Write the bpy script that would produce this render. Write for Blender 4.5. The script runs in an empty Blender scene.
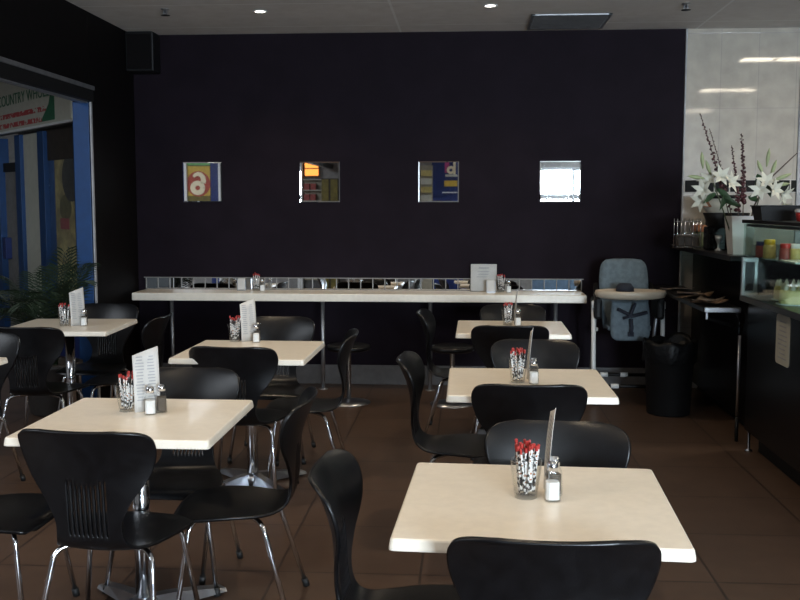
import bpy, bmesh, math, random
from mathutils import Vector, Matrix, Euler
random.seed(7)
PI = math.pi
SC = bpy.context.scene
COL = SC.collection

# ------------------------------------------------------------------ materials
def new_mat(name):
    m = bpy.data.materials.new(name); m.use_nodes = True
    nt = m.node_tree
    return m, nt, nt.nodes['Principled BSDF']

def mat(name, col, rough=.5, metal=0., spec=.5, var=.12, scale=14., bump=0., bscale=120., coat=0.):
    """principled with a little procedural colour variation and optional fine bump"""
    m, nt, b = new_mat(name)
    b.inputs['Roughness'].default_value = rough
    b.inputs['Metallic'].default_value = metal
    b.inputs['Specular IOR Level'].default_value = spec
    b.inputs['Coat Weight'].default_value = coat
    tc = nt.nodes.new('ShaderNodeTexCoord')
    n = nt.nodes.new('ShaderNodeTexNoise'); n.inputs['Scale'].default_value = scale; n.inputs['Detail'].default_value = 3
    r = nt.nodes.new('ShaderNodeValToRGB')
    a = [max(0, c*(1-var)) for c in col]; c2 = [min(1, c*(1+var)) for c in col]
    r.color_ramp.elements[0].position = .35; r.color_ramp.elements[1].position = .65
    r.color_ramp.elements[0].color = (*a, 1); r.color_ramp.elements[1].color = (*c2, 1)
    nt.links.new(tc.outputs['Object'], n.inputs['Vector'])
    nt.links.new(n.outputs['Fac'], r.inputs['Fac']); nt.links.new(r.outputs['Color'], b.inputs['Base Color'])
    if bump:
        n2 = nt.nodes.new('ShaderNodeTexNoise'); n2.inputs['Scale'].default_value = bscale; n2.inputs['Detail'].default_value = 4
        bp = nt.nodes.new('ShaderNodeBump'); bp.inputs['Strength'].default_value = bump; bp.inputs['Distance'].default_value = .01
        nt.links.new(tc.outputs['Object'], n2.inputs['Vector'])
        nt.links.new(n2.outputs['Fac'], bp.inputs['Height']); nt.links.new(bp.outputs['Normal'], b.inputs['Normal'])
    return m

def grid_mat(name, col, col2, grout, bw, bh, mortar, rough, axes='XY', off=(0, 0), stagger=0., spec=.5, bump=.2, mort_smooth=.1):
    m, nt, b = new_mat(name)
    b.inputs['Roughness'].default_value = rough; b.inputs['Specular IOR Level'].default_value = spec
    tc = nt.nodes.new('ShaderNodeTexCoord'); sp = nt.nodes.new('ShaderNodeSeparateXYZ'); cb = nt.nodes.new('ShaderNodeCombineXYZ')
    nt.links.new(tc.outputs['Object'], sp.inputs[0])
    for i, a in enumerate(axes):
        ad = nt.nodes.new('ShaderNodeMath'); ad.operation = 'ADD'; ad.inputs[1].default_value = off[i]
        nt.links.new(sp.outputs[a], ad.inputs[0]); nt.links.new(ad.outputs[0], cb.inputs[i])
    br = nt.nodes.new('ShaderNodeTexBrick')
    br.offset = stagger; br.squash = 1
    br.inputs['Color1'].default_value = (*col, 1); br.inputs['Color2'].default_value = (*col2, 1); br.inputs['Mortar'].default_value = (*grout, 1)
    br.inputs['Scale'].default_value = 1; br.inputs['Mortar Size'].default_value = mortar; br.inputs['Mortar Smooth'].default_value = mort_smooth
    br.inputs['Brick Width'].default_value = bw; br.inputs['Row Height'].default_value = bh
    nt.links.new(cb.outputs[0], br.inputs['Vector'])
    n = nt.nodes.new('ShaderNodeTexNoise'); n.inputs['Scale'].default_value = 9; n.inputs['Detail'].default_value = 5
    nt.links.new(tc.outputs['Object'], n.inputs['Vector'])
    mx = nt.nodes.new('ShaderNodeMix'); mx.data_type = 'RGBA'; mx.blend_type = 'OVERLAY'; mx.inputs[0].default_value = .25
    nt.links.new(br.outputs['Color'], mx.inputs[6]); nt.links.new(n.outputs['Fac'], mx.inputs[7])
    nt.links.new(mx.outputs[2], b.inputs['Base Color'])
    if bump:
        bp = nt.nodes.new('ShaderNodeBump'); bp.inputs['Strength'].default_value = bump; bp.inputs['Distance'].default_value = .004; bp.invert = True
        nt.links.new(br.outputs['Fac'], bp.inputs['Height']); nt.links.new(bp.outputs['Normal'], b.inputs['Normal'])
    return m

def glass_mat(name, tint=(1, 1, 1), rough=.02, refl=.12):
    m = bpy.data.materials.new(name); m.use_nodes = True; nt = m.node_tree; nt.nodes.clear()
    o = nt.nodes.new('ShaderNodeOutputMaterial'); mx = nt.nodes.new('ShaderNodeMixShader')
    t = nt.nodes.new('ShaderNodeBsdfTransparent'); g = nt.nodes.new('ShaderNodeBsdfGlossy'); lw = nt.nodes.new('ShaderNodeLayerWeight')
    n = nt.nodes.new('ShaderNodeTexNoise'); n.inputs['Scale'].default_value = 3
    mr = nt.nodes.new('ShaderNodeMapRange'); mr.inputs['To Min'].default_value = rough; mr.inputs['To Max'].default_value = rough + .03
    nt.links.new(n.outputs['Fac'], mr.inputs['Value']); nt.links.new(mr.outputs[0], g.inputs['Roughness'])
    t.inputs['Color'].default_value = (*tint, 1); lw.inputs['Blend'].default_value = .5
    pw = nt.nodes.new('ShaderNodeMath'); pw.operation = 'POWER'; pw.inputs[1].default_value = 4.5
    ma = nt.nodes.new('ShaderNodeMath'); ma.operation = 'MULTIPLY_ADD'; ma.inputs[1].default_value = .8; ma.inputs[2].default_value = refl*.3
    nt.links.new(lw.outputs['Facing'], pw.inputs[0]); nt.links.new(pw.outputs[0], ma.inputs[0])
    nt.links.new(ma.outputs[0], mx.inputs[0]); nt.links.new(t.outputs[0], mx.inputs[1]); nt.links.new(g.outputs[0], mx.inputs[2])
    nt.links.new(mx.outputs[0], o.inputs[0])
    return m

def emit_mat(name, col, strength):
    m, nt, b = new_mat(name)
    b.inputs['Base Color'].default_value = (*col, 1)
    b.inputs['Emission Color'].default_value = (*col, 1); b.inputs['Emission Strength'].default_value = strength
    return m

M = {}
M['aubergine'] = mat('aubergine_paint', (.0106, .0070, .0110), .7, spec=.08, var=.12, scale=5, bump=.08, bscale=220)
M['soffit'] = mat('black_paint', (.0042, .0032, .0034), .7, spec=.10, bump=.08)
M['floor'] = grid_mat('brown_floor_tiles', (.074, .045, .031), (.087, .053, .036), (.036, .023, .018), .6, .6, .006, .38, 'XY', (.18, .25), 0, .4, .3)
M['ceiling'] = grid_mat('ceiling_board', (.64, .61, .58), (.66, .63, .60), (.78, .77, .75), 2.4, .885, .010, .8, 'XY', (.55, .86), 0, .2, .1)
M['tile'] = grid_mat('white_gloss_tiles', (.405, .365, .312), (.42, .378, .322), (.34, .31, .28), .30, .60, .003, .045, 'XZ', (0.045, .09), 0, .5, .15)
M['band'] = mat('black_band_tile', (.009, .008, .007), .5, spec=.10, var=.3)
M['grout'] = mat('pale_grout', (.45, .42, .38), .7)
M['skirt'] = mat('grey_skirting', (.105, .10, .10), .5)
M['laminate'] = mat('cream_laminate', (.84, .77, .655), .30, spec=.5, var=.03, scale=30, coat=.1)
M['edge'] = mat('white_edge', (.80, .78, .74), .35, var=.03)
M['chair'] = mat('black_chair_ply', (.0042, .0042, .0050), .30, spec=.36, var=.25, scale=25, bump=.06, bscale=260)
M['rubber'] = mat('black_rubber', (.012, .012, .012), .6)
M['chrome'] = mat('chrome', (.72, .73, .76), .12, metal=1, var=.05)
M['steel'] = mat('brushed_steel', (.50, .51, .54), .30, metal=1, var=.08)
M['alu'] = mat('dull_aluminium', (.42, .43, .45), .42, metal=.9, var=.1)
M['mirror'] = mat('mirror_silver', (.86, .87, .88), .015, metal=1, var=.01)
M['blackgloss'] = mat('black_gloss_panel', (.0045, .004, .0042), .25, spec=.16)
M['blackmatte'] = mat('black_matte', (.005, .005, .0055), .55, spec=.3)
M['bag'] = mat('black_bin_bag', (.005, .005, .0055), .4, spec=.2, bump=.7, bscale=25)
M['stone'] = mat('dark_counter_top', (.012, .011, .011), .3, spec=.4)
M['white'] = mat('white_plastic', (.72, .72, .70), .4, var=.04)
M['paper'] = mat('white_paper', (.56, .54, .51), .7, var=.05)
M['ink'] = mat('grey_print', (.36, .36, .37), .6)
M['salt'] = mat('salt', (.82, .82, .80), .8, bump=.3, bscale=500)
M['pepper'] = mat('pepper', (.10, .08, .06), .9, bump=.4, bscale=400)
M['glass'] = glass_mat('clear_glass', (.97, .975, .975), .02, .10)
M['caseglass'] = glass_mat('case_glass', (.86, .93, .90), .02, .10)
M['pane'] = glass_mat('window_pane', (.95, .97, .98), .01, .06)
M['pad'] = mat('slate_blue_pad', (.115, .150, .175), .75, var=.15, scale=30, bump=.15, bscale=90)
M['webbing'] = mat('navy_webbing', (.015, .018, .03), .8)
M['tray'] = mat('cream_plastic', (.52, .43, .33), .35, var=.04)
M['blue'] = mat('blue_frame_paint', (.0025, .040, .14), .5, var=.08)
M['navy'] = mat('navy_panel', (.008, .022, .12), .5)
M['leaf'] = mat('palm_leaf', (.016, .028, .013), .5, var=.35, scale=6)
M['lilyleaf'] = mat('lily_leaf', (.03, .06, .025), .45, var=.3)
M['petal'] = mat('white_petal', (.56, .54, .44), .55, var=.06)
M['bud'] = mat('pale_green_bud', (.30, .34, .17), .5, var=.15)
M['stem'] = mat('brown_stem', (.06, .035, .022), .7, var=.2)
M['greenstem'] = mat('green_stem', (.05, .065, .025), .6, var=.2)
M['maroon'] = mat('maroon_berry', (.055, .012, .014), .45, var=.3)
M['potclay'] = mat('dark_pot', (.03, .025, .022), .6)
M['stripwood'] = mat('terracotta', (.32, .13, .06), .6)
M['yellow'] = mat('yellow_lid', (.62, .44, .02), .4, var=.05)
M['red'] = mat('red_lid', (.45, .035, .03), .4, var=.05)
M['sauce'] = mat('pale_preserve', (.50, .40, .14), .5, var=.15, scale=40)
M['jam'] = mat('red_preserve', (.26, .05, .04), .5, var=.2, scale=40)
M['cake'] = mat('cream_cake', (.62, .58, .26), .6, var=.12, scale=25, bump=.3, bscale=40)
M['orange'] = mat('orange_sponge', (.45, .16, .05), .8, var=.2)
M['plate'] = mat('pale_plate', (.62, .70, .66), .3, var=.03)
M['signwhite'] = mat('sign_cream', (.50, .49, .41), .5, var=.04)
M['green'] = mat('sign_green', (.02, .13, .06), .5)
M['lime'] = mat('sign_lime', (.14, .36, .12), .5)
M['signred'] = mat('sign_red', (.42, .05, .05), .5)
M['logored'] = mat('logo_red', (.36, .055, .03), .5, var=.1)
M['logoyellow'] = mat('logo_yellow', (.55, .36, .05), .5, var=.1)
M['cream'] = mat('logo_cream', (.80, .70, .48), .5, var=.03)
M['pink'] = mat('logo_pink', (.40, .04, .16), .5)
M['olive'] = mat('olive_cabinet', (.14, .11, .02), .5, var=.2)
M['beige'] = mat('beige_panel', (.32, .29, .22), .6, var=.1)
M['greypanel'] = mat('grey_panel', (.20, .19, .18), .6, var=.1)
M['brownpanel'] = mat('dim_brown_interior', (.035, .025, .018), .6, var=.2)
M['mallwall'] = mat('mall_wall', (.22, .21, .20), .7)
M['magazine'] = mat('printed_page', (.17, .105, .062), .45, var=.7, scale=16)
M['magazine2'] = mat('pale_printed_page', (.27, .22, .18), .45, var=.5, scale=18)
M['poster'] = mat('yellow_poster', (.50, .38, .14), .6, var=.35, scale=7)
M['lamp'] = emit_mat('lamp_diffuser', (1, .93, .82), 14)
M['tube'] = emit_mat('fluorescent_diffuser', (1, .88, .70), 26)
M['litsign'] = emit_mat('lit_orange_sign', (1, .33, .06), 1.6)

def stick_mat():
    m, nt, b = new_mat('sugar_stick_print'); b.inputs['Roughness'].default_value = .35
    tc = nt.nodes.new('ShaderNodeTexCoord'); sp = nt.nodes.new('ShaderNodeSeparateXYZ')
    nt.links.new(tc.outputs['Object'], sp.inputs[0])
    n = nt.nodes.new('ShaderNodeTexNoise'); n.inputs['Scale'].default_value = 70; n.inputs['Detail'].default_value = 1
    nt.links.new(tc.outputs['Object'], n.inputs['Vector'])
    r = nt.nodes.new('ShaderNodeValToRGB'); r.color_ramp.interpolation = 'CONSTANT'
    e = r.color_ramp.elements
    e[0].position = 0; e[0].color = (.014, .012, .014, 1); e[1].position = .47; e[1].color = (.80, .79, .77, 1)
    x = e.new(.60); x.color = (.34, .13, .05, 1)
    nt.links.new(n.outputs['Fac'], r.inputs['Fac'])
    g = nt.nodes.new('ShaderNodeMath'); g.operation = 'GREATER_THAN'; g.inputs[1].default_value = .112
    nt.links.new(sp.outputs['Z'], g.inputs[0])
    mx = nt.nodes.new('ShaderNodeMix'); mx.data_type = 'RGBA'
    mx.inputs[7].default_value = (.40, .035, .03, 1)
    nt.links.new(g.outputs[0], mx.inputs[0]); nt.links.new(r.outputs['Color'], mx.inputs[6])
    nt.links.new(mx.outputs[2], b.inputs['Base Color'])
    return m
M['stick'] = stick_mat()
def print_mat(name, c1, c2, sc):
    m, nt, b = new_mat(name); tc = nt.nodes.new('ShaderNodeTexCoord'); n = nt.nodes.new('ShaderNodeTexNoise'); n.inputs['Scale'].default_value = sc; n.inputs['Detail'].default_value = 2
    r = nt.nodes.new('ShaderNodeValToRGB'); r.color_ramp.interpolation = 'CONSTANT'; e = r.color_ramp.elements
    e[0].position = 0; e[0].color = (*c1, 1); e[1].position = .56; e[1].color = (*c2, 1)
    nt.links.new(tc.outputs['Object'], n.inputs['Vector']); nt.links.new(n.outputs['Fac'], r.inputs['Fac']); nt.links.new(r.outputs['Color'], b.inputs['Base Color']); b.inputs['Roughness'].default_value = .6
    return m
M['redprint'] = print_mat('red_print', (.42, .05, .05), (.50, .49, .41), 22)

# ------------------------------------------------------------------ mesh helpers
class MB:
    def __init__(s): s.bm = bmesh.new(); s.smooth = []
    def box(s, c, d, bevel=0., rot=None, seg=2):
        r = bmesh.ops.create_cube(s.bm, size=1)['verts']
        for v in r: v.co = Vector((v.co.x*d[0], v.co.y*d[1], v.co.z*d[2]))
        if bevel:
            es = list({e for v in r for e in v.link_edges})
            r2 = bmesh.ops.bevel(s.bm, geom=es, offset=bevel, segments=seg, affect='EDGES', profile=.5)
            r = list({v for f in r2['faces'] for v in f.verts} | {v for v in r if v.is_valid})
        mtx = Matrix.Translation(c) @ (Euler(rot).to_matrix().to_4x4() if rot else Matrix())
        for v in r: v.co = mtx @ v.co
        return s
    def prism(s, pts, z0, z1, axis='Z'):
        """closed polygon pts extruded; axis 'Z': pts=(x,y); 'Y': pts=(x,z); 'X': pts=(y,z)"""
        def P(p, h): return {'Z': (p[0], p[1], h), 'Y': (p[0], h, p[1]), 'X': (h, p[0], p[1])}[axis]
        a = [s.bm.verts.new(P(p, z0)) for p in pts]; b = [s.bm.verts.new(P(p, z1)) for p in pts]
        n = len(pts)
        s.bm.faces.new(a[::-1]); s.bm.faces.new(b)
        for i in range(n): s.bm.faces.new((a[i], a[(i+1) % n], b[(i+1) % n], b[i]))
        return s
    def tube(s, path, r, seg=10, caps=True):
        pts = [Vector(p) for p in path]; rr = r if isinstance(r, (list, tuple)) else [r]*len(pts)
        rings = []; up = None
        for i, p in enumerate(pts):
            t = (pts[min(i+1, len(pts)-1)] - pts[max(i-1, 0)]).normalized()
            if up is None: up = t.orthogonal().normalized()
            else: up = (up - t*up.dot(t)).normalized()
            bi = t.cross(up)
            rings.append([s.bm.verts.new(p + (up*math.cos(2*PI*k/seg) + bi*math.sin(2*PI*k/seg))*rr[i]) for k in range(seg)])
        for a, b in zip(rings, rings[1:]):
            for k in range(seg):
                f = s.bm.faces.new((a[k], a[(k+1) % seg], b[(k+1) % seg], b[k])); f.smooth = True
        if caps: s.bm.faces.new(rings[0][::-1]); s.bm.faces.new(rings[-1])
        return s
    def lathe(s, prof, c=(0, 0, 0), seg=28, sx=1., sy=1., closed=False):
        rings = []
        for r, z in prof:
            if r < 1e-5: rings.append([s.bm.verts.new((c[0], c[1], c[2]+z))])
            else: rings.append([s.bm.verts.new((c[0]+sx*r*math.cos(2*PI*k/seg), c[1]+sy*r*math.sin(2*PI*k/seg), c[2]+z)) for k in range(seg)])
        for a, b in zip(rings, rings[1:]):
            for k in range(seg):
                k2 = (k+1) % seg
                if len(a) == 1 and len(b) == 1: continue
                if len(a) == 1: f = s.bm.faces.new((a[0], b[k2], b[k]))
                elif len(b) == 1: f = s.bm.faces.new((a[k], a[k2], b[0]))
                else: f = s.bm.faces.new((a[k], a[k2], b[k2], b[k]))
                f.smooth = True
        return s
    def grid(s, P, smooth=True):
        V = [[s.bm.verts.new(p) for p in row] for row in P]
        for i in range(len(V)-1):
            for j in range(len(V[0])-1):
                f = s.bm.faces.new((V[i][j], V[i][j+1], V[i+1][j+1], V[i+1][j])); f.smooth = smooth
        return s
    def build(s, name, m, parent=None, loc=(0, 0, 0), rot=(0, 0, 0)):
        bmesh.ops.recalc_face_normals(s.bm, faces=s.bm.faces)
        me = bpy.data.meshes.new(name); s.bm.to_mesh(me); s.bm.free()
        me.materials.append(m)
        o = bpy.data.objects.new(name, me); COL.objects.link(o)
        o.location = loc; o.rotation_euler = rot
        if parent: o.parent = parent
        return o

def solid_sheet(mb, t):
    bmesh.ops.recalc_face_normals(mb.bm, faces=mb.bm.faces)
    bmesh.ops.solidify(mb.bm, geom=mb.bm.faces[:], thickness=t)
    return mb

def cr(keys, s):
    """catmull-rom through tuples"""
    n = len(keys)-1; x = min(max(s, 0), 1)*n; i = min(int(x), n-1); t = x-i
    p = [keys[max(0, min(n, i+k))] for k in (-1, 0, 1, 2)]
    return tuple(.5*((2*b)+(-a+c)*t+(2*a-5*b+4*c-d)*t*t+(-a+3*b-3*c+d)*t**3) for a, b, c, d in zip(*p))

def fillet(path, r=.03, n=5):
    pts = [Vector(p) for p in path]; out = [pts[0]]
    for a, b, c in zip(pts, pts[1:], pts[2:]):
        d1 = (a-b); d2 = (c-b); q = min(r, d1.length*.45, d2.length*.45)
        p1 = b+d1.normalized()*q; p2 = b+d2.normalized()*q
        for k in range(n+1):
            t = k/n; out.append(p1*(1-t)**2+b*2*t*(1-t)+p2*t*t)
    out.append(pts[-1]); return out

def tag(o, label, cat, group=None):
    o['label'] = label; o['category'] = cat
    if group: o['group'] = group
    return o
def thing(name, label, cat, loc=(0, 0, 0), rz=0., group=None):
    o = bpy.data.objects.new(name, None); COL.objects.link(o)
    o.location = loc; o.rotation_euler = (0, 0, rz); o.empty_display_size = .05
    return tag(o, label, cat, group)
def struct(o): o['kind'] = 'structure'; return o
def dup(root, loc, rot, label, group=None):
    def cp(o, parent):
        c = o.copy(); COL.objects.link(c)
        if parent: c.parent = parent
        for ch in [x for x in bpy.data.objects if x.parent == o]: cp(ch, c)
        return c
    r = cp(root, None); r.location = loc; r.rotation_euler = rot if isinstance(rot, tuple) else (0, 0, rot)
    r['label'] = label
    if group: r['group'] = group
    return r
def text(name, s, m, parent, loc, size, rot=(PI/2, 0, 0), ext=.001, align='LEFT', sx=1., off=0.):
    cu = bpy.data.curves.new(name, 'FONT'); cu.body = s; cu.size = size; cu.extrude = ext; cu.offset = off; cu.align_x = align
    tmp = bpy.data.objects.new(name, cu); COL.objects.link(tmp)
    dg = bpy.context.evaluated_depsgraph_get(); me = bpy.data.meshes.new_from_object(tmp.evaluated_get(dg))
    bpy.data.objects.remove(tmp); bpy.data.curves.remove(cu)
    me.materials.clear(); me.materials.append(m)
    o = bpy.data.objects.new(name, me); COL.objects.link(o); o.parent = parent; o.location = loc; o.rotation_euler = rot; o.scale = (sx, 1, 1)
    return o

# ------------------------------------------------------------------ the setting
D, H, XL = 8.308, 2.948, -2.81
struct(MB().box((-2.4, 4.5, -.05), (13.4, 17.2, .1)).build('floor', M['floor']))
struct(MB().box((.70, 2.2, H+.05), (7.0, 12.5, .1)).build('ceiling', M['ceiling']))
struct(MB().box((-6.0, 4.5, 3.65), (6.2, 17.2, .1)).build('ceiling_mall', M['mallwall']))
struct(MB().box((-.60, D+.06, 1.53), (4.73, .12, 3.06)).build('wall_back', M['aubergine']))
struct(MB().box((3.0, D+.065, 1.53), (2.47, .13, 3.06)).build('wall_tiled', M['tile']))
b = MB(); b.box((XL-.0675, (7.30+D+.12)/2, 1.53), (.13, D+.12-7.30, 3.06))
struct(b.build('wall_left', M['soffit']))
struct(MB().box((XL-.08, 1.65, 3.0), (.155, 11.29, 1.194)).build('wall_left_bulkhead', M['soffit']))
struct(MB().box((4.25, 2.2, 1.53), (.1, 12.4, 3.06)).build('wall_right', M['mallwall']))
struct(MB().box((-9.05, 4.5, 1.8), (.1, 17.2, 3.7)).build('wall_mall_left', M['mallwall']))
struct(MB().box((-5.9, 13.05, 1.8), (6.3, .1, 3.7)).build('wall_mall_back', M['mallwall']))
# baseboard under the bar, and the chrome angle where black paint meets tile
struct(MB().box((-.52, D-.008, .083), (4.57, .016, .166), .004).build('baseboard_back', M['skirt']))
struct(MB().box((1.772, D-.012, 1.474), (.013, .024, 2.946), .003).build('trim_1', M['ink']))
struct(MB().box((2.705, D-.012, 2.0), (.045, .024, 1.895), .004).build('trim_2', M['ink']))
struct(MB().box((XL-.0685, 7.294, 1.145), (.122, .014, 2.29), .003).build('trim_6', M['blue']))
struct(MB().box((XL+.004, 7.307, 1.2), (.012, .03, 2.40), .003).build('trim_3', M['ink']))
# dark tile band on the tiled wall
bd = MB()
x = 1.79
while x < 4.1:
    bd.box((x+.058, D-.004, 1.681), (.110, .010, .094), .002); x += .1215
bo = struct(bd.build('trim_4', M['band']))
struct(MB().box((2.98, D-.0015, 1.681), (2.40, .005, .106)).build('trim_5', M['grout']))
# tall shop facades behind the viewer (the mirrors look at them): pierced for the bright window
YB = -4.0
w = MB()
for (x0, x1, z0, z1) in ((-9, 1.36, 0, 3.7), (4.16, 4.3, 0, 3.7), (1.36, 4.16, 2.30, 3.7), (1.36, 4.16, 0, .90)):
    w.box(((x0+x1)/2, YB-.06, (z0+z1)/2), (x1-x0, .12, z1-z0))
struct(w.build('wall_front', M['mallwall']))
struct(MB().box((2.76, YB+.006, .45), (2.80, .012, .88), .003).build('added_reflection_panel', mat('slate_blue_panel', (.10, .17, .26), .5)))  # unseen blue panel added below the window to tint the mirror strip's reflection
wf = MB()
for (x0, x1, z0, z1) in ((1.36, 1.42, .90, 2.30), (4.10, 4.16, .90, 2.30), (1.42, 4.10, 2.235, 2.30), (1.42, 4.10, 1.645, 1.76), (2.165, 2.225, 1.76, 2.235), (2.165, 2.225, .96, 1.645), (3.11, 3.17, .96, 2.235), (1.42, 4.10, .90, .96)):
    wf.box(((x0+x1)/2, YB-.03, (z0+z1)/2), (x1-x0, .10, z1-z0), .006)
wo = struct(wf.build('window_1', M['alu']))
pg = MB(); pg.box((2.76, YB-.09, 1.60), (2.70, .006, 1.30)); pg.build('window_pane', M['pane'], wo)

# roller shutter head over the left opening
sh = thing('roller_shutter', 'rolled-up black shutter head above the open left side of the cafe', 'roller shutter', (XL, 1.65, 2.40))
MB().box((-.03, 0, -.055), (.14, 11.26, .11), .006).build('shutter_housing', M['blackmatte'], sh)
MB().box((.044, 0, -.012), (.012, 11.26, .030), .004).build('guide_rail', M['alu'], sh)
sl = MB()
for k in range(1): sl.box((-.03, 0, -.114+.0*k), (.05-.004*k, 11.24, .012), .002)
sl.build('shutter_slat', M['alu'], sh)

# ------------------------------------------------------------------ chair
KEY = [(.225, .392, .150, -.015), (.214, .408, .196, -.015), (.180, .418, .216, -.012), (.09, .416, .216, -.006), (-.01, .408, .200, .006),
       (-.10, .402, .170, .014), (-.162, .410, .138, .018), (-.200, .446, .116, .012), (-.214, .510, .112, .012), (-.219, .580, .145, .022),
       (-.226, .650, .196, .038), (-.238, .700, .220, .046), (-.254, .745, .227, .048), (-.269, .783, .217, .042), (-.280, .808, .182, .030), (-.287, .822, .124, .014)]
def chair_shell():
    mb = MB(); NV = 66
    lanes = []
    for k in range(10): lanes.append(-.060+.120*k/9)
    xs = []                                   # slot lanes: bar / slot alternating across the waist
    e = [-.070]
    for k in range(9):
        c = -.070+.140*(k+.5)/9; e += [c-.0035, c+.0035]
    e.append(.070)
    outer = [1, .96, .88, .74, .56, .36, .16]
    P = []; info = []
    for i in range(NV+1):
        s = i/NV
        y, z, wd, cv = cr(KEY, s)
        y2, z2 = cr(KEY, min(1, s+.01))[:2]; y1, z1 = cr(KEY, max(0, s-.01))[:2]
        ty, tz = y2-y1, z2-z1; L = math.hypot(ty, tz) or 1
        ny, nz = tz/L, -ty/L
        a = .070
        row = [-(a+(wd-a)*q) for q in outer] + e + [a+(wd-a)*q for q in reversed(outer)]
        P.append([(xx, y+ny*cv*(abs(xx)/.21)**2*(.21/wd)**.6, z+nz*cv*(abs(xx)/.21)**2*(.21/wd)**.6) for xx in row]); info.append(z)
    V = [[mb.bm.verts.new(p) for p in r] for r in P]
    n0 = len(outer)
    half = NV//2
    for i in range(NV):
        for j in range(len(P[0])-1):
            k = j-n0
            zc = (info[i]+info[i+1])/2
            top = .648-.012*(1-abs((k-9)/9)) if True else 0
            if 0 <= k < len(e)-1 and k % 2 == 1 and i > half-8 and .462 < zc < top and P[i][0][1] < -.15: continue
            f = mb.bm.faces.new((V[i][j], V[i][j+1], V[i+1][j+1], V[i+1][j])); f.smooth = True
    loose = [v for v in mb.bm.verts if not v.link_faces]
    bmesh.ops.delete(mb.bm, geom=loose, context='VERTS')
    solid_sheet(mb, .011)
    return mb
def make_chair(label):
    t = thing('cafe_chair', label, 'chair', group='black slotted-back cafe chairs')
    chair_shell().build('seat_shell', M['chair'], t)
    MB().box((0, .005, .3885), (.15, .19, .014), .005).build('seat_bracket', M['rubber'], t)
    for sx in (-1, 1):
        for fr in (1, 0):
            if fr: path = [(.045*sx, .045, .384), (.150*sx, .130, .384), (.172*sx, .147, .36), (.222*sx, .195, .012)]
            else: path = [(.045*sx, -.030, .382), (.150*sx, -.105, .382), (.172*sx, -.124, .36), (.215*sx, -.225, .012)]
            lg = MB().tube(fillet(path, .03, 6), .0095, 10).build('leg', M['chrome'], t)
            p = Vector(path[-1]); q = Vector(path[-2]); d = (q-p).normalized()
            MB().tube([p-d*.011, p+d*.022], .0135, 10).build('foot_cap', M['rubber'], lg)
    return t

# (x, y, yaw, label): yaw 0 faces away from the viewer
NEAR, MID, FAR = 'nearest table', 'middle table of the right row', 'far table of the right row'
chairs = [
 (.193, 2.310, 0, 'black chair nearest the viewer, back towards us, tucked under the nearest table'),
 (-.115, 2.60, -PI/2-.03, 'black chair seen side-on at the left side of the nearest table'),
 (.285, 2.905, PI-.04, 'black chair facing us behind the nearest table, its back glossy'),
 (.255, 4.125, 0, 'black chair, back to us, in front of the middle table of the right row'),
 (-.02, 4.54, -PI/2-.06, 'black chair seen side-on at the left side of the middle table in the right row'),
 (.36, 4.885, PI, 'black chair facing us behind the middle table of the right row'),
 (.262, 6.04, 0, 'black chair, back to us, in front of the far table in the right row'),
 (-.03, 6.53, -PI/2-.06, 'black chair seen side-on at the left side of the far table, before the stool'),
 (.33, 6.72, PI, 'black chair facing us behind the far right table, just below the wall counter'),
 (-1.185, 3.225, -.08, 'black chair with its slotted back to us before the large left table'),
 (-.85, 3.58, PI/2+.04, 'black chair seen side-on at the right side of the large left table'),
 (-1.185, 3.87, PI, 'black chair facing us behind the large left table, beside its menu card'),
 (-1.71, 3.42, -PI/2, 'black chair cut by the left edge, drawn up to the large left table'),
 (-1.155, 5.07, -.06, 'black chair with its back to us before the second table of the left row'),
 (-1.17, 5.85, PI, 'black chair facing us behind the second left table, below the wall counter'),
 (-.890, 5.40, PI/2+.07, 'black chair seen side-on at the right side of the second left table'),
 (-2.565, 5.78, 0, 'black chair with its back to us before the table next to the palm'),
 (-2.20, 6.18, PI/2, 'black chair in deep shade at the right side of the table next to the palm'),
 (-2.545, 6.60, PI, 'black chair in shade behind the table next to the palm'),
 (-2.66, 4.98, PI, 'black chair behind the table that shows only its corner at the left edge'),
]
proto = None
for (x, y, r, lb) in chairs:
    if proto is None: proto = make_chair(lb); c = proto
    else: c = dup(proto, (0, 0, 0), 0, lb)
    c.location = (x, y, 0); c.rotation_euler = (0, 0, r)

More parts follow.
